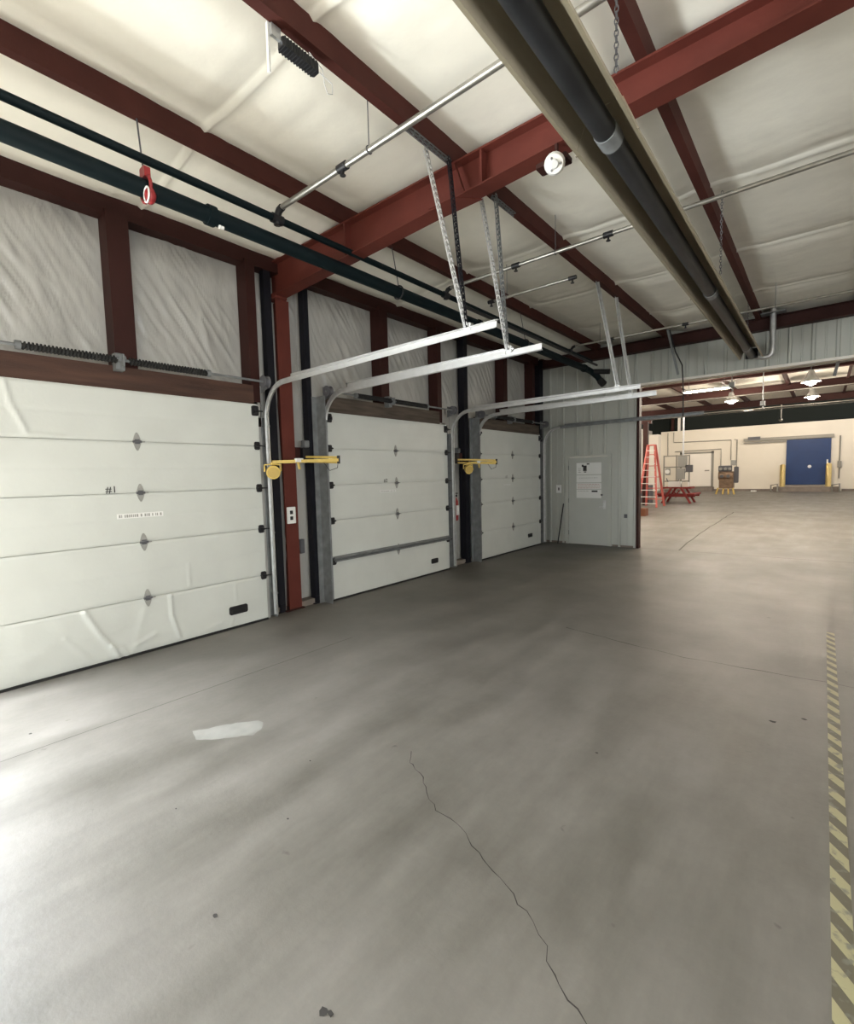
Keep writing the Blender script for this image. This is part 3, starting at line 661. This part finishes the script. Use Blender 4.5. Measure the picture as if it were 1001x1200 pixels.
# chains
def chain(x, y, z0, z1, label):
    t = MB(); n = int((z1-z0)/.026)
    for i in range(n):
        z = z0+i*.026; a = PI/2*(i%2)
        t.tube([(x+.009*math.cos(w)*math.cos(a), y+.009*math.cos(w)*math.sin(a), z+.017*math.sin(w)) for w in [2*PI*k/8 for k in range(9)]],.003,4,False)
    return tag(t.build('hanging_chain','mach'), label, 'chain')
chain(-.80,2.42,3.47,4.25,'steel chain holding the near end of the tube heater')
chain(-.815,5.45,3.47,4.25,'steel chain beside the tube heater beyond the red rafter')
chain(-1.0,9.3,3.64,4.25,'steel chain at the far end of the tube heater')

# round alarm on the rafter
t = thing('ceiling_alarm', (-1.50,3.2,3.72), 'white round alarm device fixed under the red rafter left of the heater', 'alarm')
MB().box(-1.60,-1.38,3.19,3.30,3.70,3.73,.008).box(-1.50,-1.48,3.28,3.30,3.72,3.87).build('mount_bracket','dkred',t)
n = Vector((.30,-.75,-.60)).normalized(); c = Vector((-1.44,3.15,3.655))
MB().tube([c-n*.055,c-n*.02,c+n*.01,c+n*.03],[.045,.060,.068,.055],18).build('alarm_body','white',t)
MB().tube([c+n*.03,c+n*.045],[.03,.022],12).build('alarm_lens','paper',t)
for a in (0,2.1,4.2):
    u = n.orthogonal().normalized(); w = n.cross(u); q = c+n*.032+(u*math.cos(a)+w*math.sin(a))*.038
    MB().sphere(q,.008,6,4).build('alarm_slot','greyprint',t)

# black sensor bar under the second purlin
t = thing('wireless_sensor', (-2.42,1.8,4.05), 'black ribbed box with white strip and wire loop hanging from the roof purlin', 'sensor')
mb = MB(); mb.box(-2.45,-2.39,1.72,1.97,4.02,4.07,.008)
for i in range(12): mb.box(-2.453,-2.387,1.73+i*.0195,1.738+i*.0195,4.016,4.073)
mb.build('sensor_body','black',t)
MB().box(-2.43,-2.41,1.66,1.72,4.05,4.11).build('mount_clip','galv',t)
MB().bar((-2.44,1.655,4.12),(-2.44,1.655,3.86),.018,.012).build('white_antenna','white',t)
MB().tube([(-2.42,1.92,4.12),(-2.40,2.0,4.06),(-2.41,2.02,3.99),(-2.42,2.05,3.96),(-2.42,2.09,3.98),(-2.41,2.08,4.03),(-2.42,1.97,4.05)],.003,5).build('wire_loop','paper',t)

# ------------------------------------------------------------------ end wall with ribbed siding
def siding(x0, x1, z0, z1, y, pitch=.31):
    prof = []; x = x0
    k = math.ceil((x0+5.15)/pitch)
    prof.append((x0,y))
    c = -5.15+k*pitch
    while c+.04 < x1:
        if c-.04 > x0:
            prof += [(c-.032,y),(c-.016,y-.028),(c+.016,y-.028),(c+.032,y)]
            if c+.19 < x1: prof += [(c+.145,y),(c+.15,y-.006),(c+.17,y-.006),(c+.175,y)]
        c += pitch
    prof.append((x1,y)); prof += [(x1,y+.1),(x0,y+.1)]
    return MB().prism(prof, 2, z0, z1)
wf = siding(XW,-4.47,0,3.97,YE); 
g = siding(-3.46,-2.93,0,3.97,YE); wf.add(g.v,g.f)
g = siding(-4.47,-3.46,1.98,3.97,YE); wf.add(g.v,g.f)
g = siding(-2.93,6.0,3.34,3.97,YE); wf.add(g.v,g.f)
wf.box(XW-.1,6.0,YE+.05,YE+.1,3.9,4.45)
struct('wall_far', wf, 'siding')
struct('trim_2', MB().box(-2.945,-2.90,YE-.035,YE+.12,0,3.34), 'dkred')
struct('trim_3', MB().box(-2.90,6.0,YE-.03,YE+.12,3.30,3.345), 'coolwhite')
struct('trim_4', MB().box(XW,-4.47,YE-.012,YE,0,.04).box(-3.44,-2.95,YE-.012,YE,0,.04), 'curb')
# small steel door
d = MB().box(-4.40,-3.53,YE-.010,YE+.035,.002,1.925).build('door_4','sdoor'); d['kind'] = 'structure'
MB().box(-4.47,-4.405,YE-.03,YE+.06,0,1.98).box(-3.525,-3.46,YE-.03,YE+.06,0,1.98).box(-4.405,-3.525,YE-.03,YE+.06,1.93,1.98).build('door_frame','siding',d)
hl = MB().box(-3.63,-3.575,YE-.018,YE-.010,.80,.98,.006).build('door_handle','galv',d); MB().tube([(-3.60,YE-.018,.84),(-3.60,YE-.055,.84),(-3.70,YE-.06,.84)],.010,8).build('lever','galv',hl)
MB().tube([(-3.66,YE-.03,1.10),(-3.66,YE-.009,1.10)],.022,12).build('deadbolt','mach',d)
for z in (.25,.97,1.7): MB().tube([(-4.403,YE-.016,z-.05),(-4.403,YE-.016,z+.05)],.010,6).build('door_hinge','galvdull',d)
# signs
def sign(x0,x1,z0,z1,label,draw):
    y = YE-.011; t = thing('door_sign', ((x0+x1)/2,y,z0), label, 'sign')
    MB().box(x0,x1,y-.004,y,z0,z1).build('sign_sheet','paper',t)
    draw(t, y-.0055); return t
def rows(t, y, x0, x1, zs, m, h=.012, seed=1):
    rr = random.Random(seed); mb = MB()
    for z in zs:
        x = x0
        while x < x1:
            w = rr.uniform(.02,.06); mb.box(x,min(x+w,x1),y,y+.0015,z-h/2,z+h/2); x += w+.012
    mb.build('printed_lines', m, t)
def d1(t,y):
    mb = MB(); mb.box(-4.07,-3.99,y,y+.0015,1.62,1.74); mb.box(-4.10,-4.06,y,y+.0015,1.71,1.76); mb.box(-3.99,-3.93,y,y+.0015,1.76,1.785); mb.box(-4.05,-4.0,y,y+.0015,1.59,1.61); mb.build('printed_figure','ink',t)
    rows(t,y,-4.18,-4.12,[1.6,1.64,1.68],'panelgrey',seed=2)
sign(-4.22,-3.67,1.545,1.80,'upper white sheet with a dark figure on the grey steel door',d1)
sign(-4.22,-3.67,1.37,1.530,'blank-looking white sheet second from top on the grey steel door',lambda t,y: rows(t,y,-4.16,-3.75,[1.47],'panelgrey',.008,3))
sign(-4.22,-3.67,1.225,1.355,'white sheet with faded red lines third from top on the grey steel door',lambda t,y: rows(t,y,-4.19,-3.70,[1.33,1.29,1.25],'redprint',.010,4))
def d4(t,y):
    mb = MB(); mb.box(-3.88,-3.75,y,y+.0015,1.16,1.195); mb.build('printed_figure','ink',t); rows(t,y,-4.19,-3.95,[1.18],'panelgrey',.008,5)
sign(-4.22,-3.67,1.03,1.212,'lowest white sheet with black mark on the grey steel door',d4)
t = thing('wall_switch_sign', (-4.62,YE-.03,1.16), 'small white card with dark mark on ribbed wall left of the steel door', 'sign')
MB().box(-4.685,-4.565,YE-.040,YE-.029,1.14,1.32).build('card','paper',t); MB().box(-4.64,-4.61,YE-.0420,YE-.040,1.20,1.26).build('dark_mark','ink',t)
tag(MB().tube([(-4.60,YE-.16,.0),(-4.51,YE-.045,.90)],.014,8).build('pry_bar','black'), 'thin black bar leaning on ribbed wall beside the steel door', 'tool')
tag(MB().box(-3.19,-3.13,YE-.03,YE-.002,.62,.70,.006).build('wall_outlet','mach'), 'small dark outlet low on the ribbed wall right of steel door', 'outlet')

# conduit / brace dropping in front of header
t = thing('drop_conduit', (-2.18,9.6,4.1), 'grey strut and black cable dropping in front of the ribbed header', 'conduit')
MB().bar((-2.24,9.6,4.12),(-2.06,9.6,3.30),.035,.035).build('strut','galvdull',t)
MB().tube([(-2.20,9.57,4.1),(-2.10,9.57,3.7),(-1.99,9.57,3.45),(-1.97,9.6,3.0),(-1.97,9.6,2.55)],.012,6).build('cable','black',t)

# ------------------------------------------------------------------ far room
R2 = MB(); ZF = 4.32
R2.box(-10.6,6.0,10.42,23.8,ZF,ZF+.1)
struct('ceiling.001', R2, 'vinyl')
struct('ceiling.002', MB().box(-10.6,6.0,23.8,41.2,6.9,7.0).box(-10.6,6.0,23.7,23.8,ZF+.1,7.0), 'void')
struct('wall_far.001', MB().box(-9.7,6.0,40,40.2,0,4.5), 'cooler')
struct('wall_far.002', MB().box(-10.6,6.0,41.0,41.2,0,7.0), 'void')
struct('wall_left.001', MB().box(-10.7,-10.6,10.3,41.2,0,4.7).box(-10.6,-9.7,39.2,40.2,0,4.3), 'coolwhite')
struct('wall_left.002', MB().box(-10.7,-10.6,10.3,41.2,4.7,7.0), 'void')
struct('wall_near', MB().box(-10.6,XW-.1,10.42,10.52,0,4.4), 'outer')
for y,l in ((15.25,'nearest dark red rafter in the far room'),(18.9,'second dark red rafter in the far room'),(22.6,'third dark red rafter in the far room')):
    rafter(y, 3.96, 4.20, -10.5, 6.0, l, 'dkred')
for i,x in enumerate((-9.2,-7.85,-6.5,-5.1,-3.70,-2.36,-.90,.50,1.88,3.3)):
    prof = [(x-.07,4.15),(x,4.15),(x,4.31),(x-.006,4.31),(x-.006,4.157),(x-.07,4.157)]
    tag(MB().prism(prof,1,10.5,23.7).build('roof_purlin','dkred'), 'dark red purlin above the rafters of the far room', 'beam', 'far room purlins')
tag(MB().box(-6.42,-6.22,23.3,23.5,0,3.8).build('steel_column','dkred'), 'slim dark red column behind the red stepladder in the far room', 'column')
tag(MB().box(-10.5,-7.9,30.3,30.5,4.35,4.55).build('steel_beam','dkred'), 'low dark red beam beyond the ladder at left of the far room', 'beam')
for x,l in ((-9.0,'left dark post standing above the cream cooler wall'),(-8.55,'right dark post standing above the cream cooler wall')):
    tag(MB().box(x-.09,x+.09,40.4,40.6,4.45,6.9).build('steel_post','dkred' if x<-8.8 else 'coolwhite'), l if x<-8.8 else 'pale post standing above the cream cooler wall', 'post')
# thin pipes under far roof
for (y,z,l) in ((13.2,3.74,'thin steel pipe crossing the far room nearest the header'),(17.0,3.74,'thin steel pipe crossing the middle of the far room'),(21.2,3.74,'thin steel pipe crossing the back of the far room'),(27,4.25,'pale pipe crossing the dark loft above the cooler wall')):
    tag(MB().tube([(-10,y,z),(5.9,y,z)],.02 if y<25 else .03,8).build('ceiling_pipe','pipe'), l, 'pipe')
tag(MB().bar((.28,11.9,4.2),(.10,11.9,3.28),.05,.05).build('brace','galvdull'), 'grey diagonal brace hanging at right of the far room opening', 'brace')
# lamps
def bay_light(x, y, z, label, long=False):
    t = thing('ceiling_lamp', (x,y,z), label, 'lamp')
    if long:
        MB().box(x-.55,x+.55,y-.09,y+.09,z+.03,z+.09,.02).build('lamp_housing','white',t); MB().box(x-.52,x+.52,y-.07,y+.07,z+.012,z+.03).build('lamp_tube','lamp',t)
        for s in (-.4,.4): MB().tube([(x+s,y,z+.09),(x+s,y,4.31)],.005,5).build('hanging_wire','mach',t)
    else:
        MB().tube([(x,y,z+.28),(x,y,z+.2),(x,y,z+.16),(x,y,z)],[.05,.08,.09,.2],16).build('lamp_housing','galv',t)
        MB().sphere((x,y,z+.0),.11,12,8,(1,1,.7)).build('lamp_bulb','lamp',t)
        MB().tube([(x,y,z+.28),(x,y,4.31)],.008,6).build('hanging_rod','mach',t)
    return t
LP = [(-2.42,14.4,3.62,True,'long ceiling lamp glowing at left of the far room'),(-2.32,18.0,3.72,False,'round lamp behind the long lamp in far room'),
      (-.30,14.9,3.62,False,'nearer round lamp above the blue door side of far room'),(-.34,18.8,3.70,False,'farther round lamp above the blue door side of far room')]
for x,y,z,lg,l in LP: bay_light(x,y,z,l,lg)
bay_light(-5.6,14.6,3.72,'round hanging lamp on the far side of the ribbed end wall')
bay_light(2.6,15,3.72,'round hanging lamp farthest right in the far room')
# hanging utility drops
for (x,y,z0,l) in ((-1.62,12.6,3.36,'hanging fan bracket with short drop under far room roof'),(-1.25,15.0,3.15,'chrome hook drop under the far room roof')):
    t = thing('ceiling_drop', (x,y,4.2), l, 'bracket')
    MB().tube([(x,y,4.3),(x,y,z0+.1)],.012,6).build('drop_rod','galvdull',t)
    MB().box(x-.05,x+.05,y-.05,y+.05,z0+.02,z0+.14,.015).tube([(x,y,z0+.02),(x+.02,y,z0-.06)],.015,6).build('drop_box','galvdull',t)
tag(MB().tube([(-1.9,33,6.9),(-1.9,33,4.3)],.03,8).sphere((-1.9,33,4.2),.09).build('hanging_drop','rail'), 'vertical drop pipe hanging left of the blue door', 'pipe')

# blue sliding door in its frame
YW = 40.0
d = MB().box(-1.95,.32,YW-.16,YW-.04,.42,3.38).build('door_5','blue'); d['kind'] = 'structure'
MB().tube([(-.72,YW-.165,1.60),(-.72,YW-.16,1.60)],.10,16).build('round_emblem','paper',d)
MB().box(.12,.20,YW-.20,YW-.16,1.70,2.02).build('door_handle','galv',d)
t = thing('sliding_door_rail', (-2,YW-.1,3.5), 'long steel sliding rail above the blue door', 'rail')
MB().box(-4.35,.45,YW-.20,YW-.06,3.42,3.62,.02).build('rail_bar','rail',t)
MB().box(-4.1,-3.4,YW-.24,YW-.05,3.50,3.72).build('drive_motor','mach',t)
MB().box(-4.35,-2.0,YW-.18,YW-.06,3.28,3.36).build('lower_rail','rail',t)
for x,l in ((-2.1,'left yellow bollard in front of the blue door'),(.24,'right yellow bollard in front of the blue door')):
    t = thing('bollard', (x,YW-.5,0), l, 'bollard')
    MB().tube([(x,YW-.5,0),(x,YW-.5,1.72),(x,YW-.5,1.78)],[.15,.15,.08],14).build('post','bollard',t)
tag(MB().box(-2.55,.8,YW-1.3,YW-.02,0,.30).build('door_ramp','curb'), 'low concrete ramp in front of the blue door', 'ramp')
for x,l in ((-2.45,'left low steel guard of the blue door ramp'),(.62,'right low steel guard of the blue door ramp')):
    t = thing('wheel_guard', (x,YW-.9,0), l, 'guard')
    MB().tube([(x-.2,YW-1.4,0),(x-.2,YW-1.4,.42),(x+.15,YW-1.4,.5),(x+.15,YW-1.4,0)],.05,8).build('guard_rail','rail',t)
struct('baseboard_far', MB().box(-9.7,-2.6,YW-.10,YW,0,.14).box(.9,5.9,YW-.1,YW,0,.14), 'curb')
# white cooler door
d = MB().box(-8.2,-6.3,YW-.10,YW-.01,.35,2.72).build('door_6','coolwhite'); d['kind'] = 'structure'
MB().box(-8.35,-8.2,YW-.06,YW,0.3,2.9).box(-6.3,-6.15,YW-.06,YW,.3,2.9).box(-8.35,-6.15,YW-.06,YW,2.74,2.86).build('door_frame','rail',d)
for z in (.7,1.4,2.3): MB().box(-8.25,-7.95,YW-.13,YW-.10,z-.05,z+.05).build('door_hinge','rail',d)
MB().box(-6.7,-6.4,YW-.14,YW-.10,1.45,1.53).build('door_handle','rail',d)
MB().box(-8.2,-6.1,YW-.75,YW-.02,0,.30).build('door_step','curb',d)
# conduits on the cooler wall
def cond(pts, l, r=.03): tag(MB().tube(pts, r, 6).build('wall_conduit','rail'), l, 'conduit')
cond([(-8.8,YW-.05,4.4),(-8.8,YW-.05,3.65),(-5.1,YW-.05,3.6),(-5.1,YW-.05,2.2)],'conduit looping above the white cooler door')
cond([(-8.7,YW-.06,2.95),(-5.7,YW-.06,3.0),(-5.7,YW-.06,1.8)],'lower conduit just above the white cooler door')
cond([(-4.9,YW-.05,3.62),(-4.75,YW-.05,3.62),(-4.75,YW-.05,1.5)],'vertical conduit left of the sliding rail')
cond([(-9.2,YW-.06,4.4),(-9.2,YW-.06,2.6)],'vertical conduit at left of the cooler wall')
cond([(.75,YW-.06,3.5),(.75,YW-.06,.8)],'thin vertical conduit right of the blue door')
tag(MB().box(.65,.85,YW-.14,YW-.02,1.5,1.9).build('wall_box','rail'), 'small grey box on the cooler wall right of blue door', 'box')
tag(MB().box(-4.9,-4.62,YW-.12,YW-.02,1.1,1.4).build('wall_box','rail'), 'small grey box at bottom of conduit left of sliding rail', 'box')

# electrical rack
t = thing('electrical_rack', (-6.45,30,0), 'grey strut rack of electrical panels behind the picnic table', 'electrical panel')
fr = MB()
for x in (-7.1,-6.45,-5.8): fr.box(x-.03,x+.03,29.97,30.03,0,2.42)
for z in (2.38,1.75,.95): fr.box(-7.1,-5.8,29.96,30.02,z-.03,z+.03)
fr.build('rack_frame','rail',t)
for (a,b,c,e,m) in ((-6.35,-5.88,1.75,2.35,'panelgrey'),(-6.4,-6.0,1.05,1.68,'panelgrey'),(-6.98,-6.75,1.3,1.7,'panelgrey'),(-5.95,-5.6,1.45,1.85,'mach')):
    MB().box(a,b,29.80,29.96,c,e,.02).build('panel_box',m,t)
MB().tube([(-6.87,29.77,1.5),(-6.87,29.80,1.5)],.12,12).build('round_meter','white',t)
mb = MB(); mb.tube([(-6.6+.32*math.sin(a),29.85,1.05-.32*math.cos(a)+.1) for a in [-1.5+3*i/12 for i in range(13)]],.03,6); mb.build('cable_loop','mach',t)
MB().tube([(-6.1,29.9,2.4),(-6.1,29.9,4.5)],.05,8).build('riser_conduit','galv',t)
# picnic table
px, py = -5.39, 25.6
t = thing('picnic_table', (px,py,0), 'dark red wooden picnic table on the far room floor', 'table')
a = .0
mb = MB()
for i in range(5): mb.box(px-.62,px+.62,py-.36+i*.15,py-.36+i*.15+.14,.69,.77)
mb.build('table_top','tablered',t)
for s in (-1,1):
    for j,(bx,) in enumerate(((0,),)): pass
# seats on the left and right ends of the view (table runs along y)
for s in (-1,1):
    mb = MB(); mb.box(px+s*.68-.14,px+s*.68+.14,py-.75,py+.75,.40,.48); mb.build('bench_seat','tablered',t)
for yy in (py-.5,py+.5):
    for s in (-1,1):
        MB().bar((px+s*.22,yy,.72),(px+s*.62,yy,.0),.08,.16,up=(0,1,0)).build('leg','tablered',t)
    MB().box(px-.80,px+.80,yy-.03,yy+.03,.31,.42).build('cross_beam','tablered',t)
MB().bar((px-.15,py-.5,.62),(px+.0,py-.5,.42),.05,.05).bar((px+.15,py-.5,.62),(px+.0,py-.5,.42),.05,.05).build('brace','tablered',t)
tag(MB().box(px-.45,px+.10,py-.1,py+.25,.772,1.03,.01).build('paper_carton','paper'), 'white carton standing on the red picnic table', 'box')
tag(MB().box(px+.15,px+.42,py-.1,py+.2,.772,1.0,.01).build('paper_carton','coolwhite'), 'smaller cream carton on right of the picnic table top', 'box')
# step ladder
lx, ly = -5.78, 22.3
t = thing('step_ladder', (lx,ly,0), 'tall red fibreglass stepladder standing at left of the far room', 'ladder')
for yy,dy in ((ly-.65,-1),(ly+.65,1)):
    for s in (-1,1):
        MB().bar((lx+s*.38,yy,.02),(lx+s*.14,ly+dy*.06,2.68),.075,.06).build('rail','ladder',t)
for i in range(9):
    f = (i+.6)/9.4; y = (ly-.65)+(.59)*f; w = .38-.24*f; z = .02+2.66*f
    MB().box(lx-w,lx+w,y-.04,y+.05,z-.012,z+.012).build('step','white',t)
for i in range(5):
    f = (i+.6)/5.4; y = (ly+.65)-(.59)*f; w = .38-.24*f; z = .02+2.66*f
    MB().bar((lx-w,y,z),(lx+w,y,z),.03,.03).build('rear_brace','ladder',t)
MB().box(lx-.17,lx+.17,ly-.12,ly+.12,2.66,2.71).build('top_cap','ladder',t)
tag(MB().box(-5.15,-4.78,17.7,18.1,0,.26,.01).build('carton','carton'), 'brown cardboard carton on the floor beside the end wall edge', 'box')
tag(MB().box(-6.9,-6.35,24.2,24.8,0,.9,.03).build('stacked_bin','mach'), 'dark bin standing behind the red stepladder', 'bin')
# machine near cooler door
mx, my = -4.66, 35.0
t = thing('pump_machine', (mx,my,0), 'grey and brown pump machine on yellow feet near the white cooler door', 'machine')
MB().box(mx-.38,mx+.38,my-.3,my+.3,.35,.95,.05).build('machine_base','brown',t)
mb = MB(); mb.tube([(mx-.42,my-.1,1.15),(mx+.38,my-.1,1.15)],.27,14); mb.build('motor_drum','brown',t,label='brown motor drum')
mb = MB(); mb.box(mx-.45,mx+.25,my-.1,my+.25,1.4,1.78,.04); mb.build('control_housing','mach',t)
for dx in (-.3,-.05,.18): MB().tube([(mx+dx,my-.34,1.58),(mx+dx,my-.1,1.58)],.08,10).build('gauge','panelgrey',t)
for dx in (-.22,.12): MB().tube([(mx+dx,my-.42,1.12),(mx+dx,my-.35,1.12)],.10,10).build('round_port','mach',t)
MB().box(mx+.38,mx+.62,my-.1,my+.1,.7,1.7,.04).build('side_column','mach',t)
MB().box(mx+.2,mx+.45,my-.05,my+.2,1.78,2.1,.02).build('top_box','panelgrey',t)
for dx in (-.42,-.12,.12,.36): MB().bar((mx+dx,my-.25,.4),(mx+dx*1.25,my-.35,0),.07,.07).build('foot','yellow',t)
tag(MB().box(-3.75,-3.45,38.6,38.9,0,.08,.02).build('floor_scrap','white'), 'small white scrap on the floor left of the blue door', 'litter')

# ------------------------------------------------------------------ outside ground
g = MB().box(-40,XW-.18,-40,40,-.3,-.05); struct('ground', g, 'asphalt')

# ------------------------------------------------------------------ lights
def area(name, loc, rot, sx, sy, power, col, spread=PI):
    l = bpy.data.lights.new(name,'AREA'); l.shape = 'RECTANGLE'; l.size = sx; l.size_y = sy; l.energy = power; l.color = col; l.spread = spread
    o = bpy.data.objects.new(name,l); C.objects.link(o); o.location = loc; o.rotation_euler = rot; return o
# daylight through the open dock door beside the camera and another unseen one farther back
area('daylight_dock', (XW-.12,(OPEN[0]+OPEN[1])/2,1.25), (0,-PI/2+.55,0), 2.4, OPEN[1]-OPEN[0]-.05, 390, (.90,.965,1.0))
sl = bpy.data.lights.new('sun','SUN'); sl.energy = 56; sl.color = (1,.97,.88); sl.angle = .02
so = bpy.data.objects.new('sun', sl); C.objects.link(so); so.rotation_euler = Vector((1,-.06,-.44)).to_track_quat('-Z','Y').to_euler()
area('daylight_dock', (XW-.12,(OPEN2[0]+OPEN2[1])/2,1.25), (0,-PI/2+.55,0), 2.4, 2.5, 200, (.93,.97,1.0))
# fill light added in an unseen right wall opening, aimed up to brighten the ceiling
area('side_fill', (6.1,-2.25,1.4), (0,PI/2+.95,0), 2.6, 6.3, 230, (1,.98,.92))
# far room lamps, with added fill bulbs
def bulb(x, y, z, power, col=(1,.86,.70), r=.12):
    l = bpy.data.lights.new('lamp_or_fill_light','POINT'); l.energy = power; l.color = col; l.shadow_soft_size = r
    o = bpy.data.objects.new('lamp_or_fill_light', l); C.objects.link(o); o.location = (x,y,z)
for i,(x,y,z,lg,l) in enumerate(LP): bulb(x, y, z-.16, 55)
for x,y,z,p in ((-5.6,14.6,3.6,100),(2.6,15,3.6,60),(2.6,21,3.6,60),(-7.5,21,3.6,80),(-8,28,5.2,150),(-3,29,5.2,150),(2,29,5.2,150),(-1,34.5,5.4,170),(-6.5,34.5,5.4,170),(3.5,35,5.4,120)): bulb(x, y, z, p)  # bulbs beyond the hung fixtures are added fill, with no lamp there

w = bpy.data.worlds.new('World'); bpy.context.scene.world = w; w.use_nodes = True
bg = w.node_tree.nodes['Background']; bg.inputs[0].default_value = (.75,.85,1,1); bg.inputs[1].default_value = 1.0

# ------------------------------------------------------------------ camera
cam = bpy.data.cameras.new('Camera'); co = bpy.data.objects.new('Camera', cam); C.objects.link(co)
cam.sensor_fit = 'HORIZONTAL'; cam.sensor_width = 36; cam.lens = 558.754*36/1001
r = Vector((0.76953803,0.63812552,-0.02463812)); u = Vector((-0.02928585,0.07380509,0.99684259)); f = Vector((-0.63792911,0.76638674,-0.07548387))
co.matrix_world = Matrix(((r.x,u.x,-f.x,0),(r.y,u.y,-f.y,0),(r.z,u.z,-f.z,1.6),(0,0,0,1)))
cam.clip_start = .05; cam.clip_end = 200
S = bpy.context.scene; S.camera = co
S.view_settings.view_transform = 'Standard'; S.view_settings.look = 'None'; S.view_settings.gamma = 1; S.view_settings.use_curve_mapping = False
S.view_settings.exposure = 1.6
S.cycles.max_bounces = 10; S.cycles.diffuse_bounces = 6
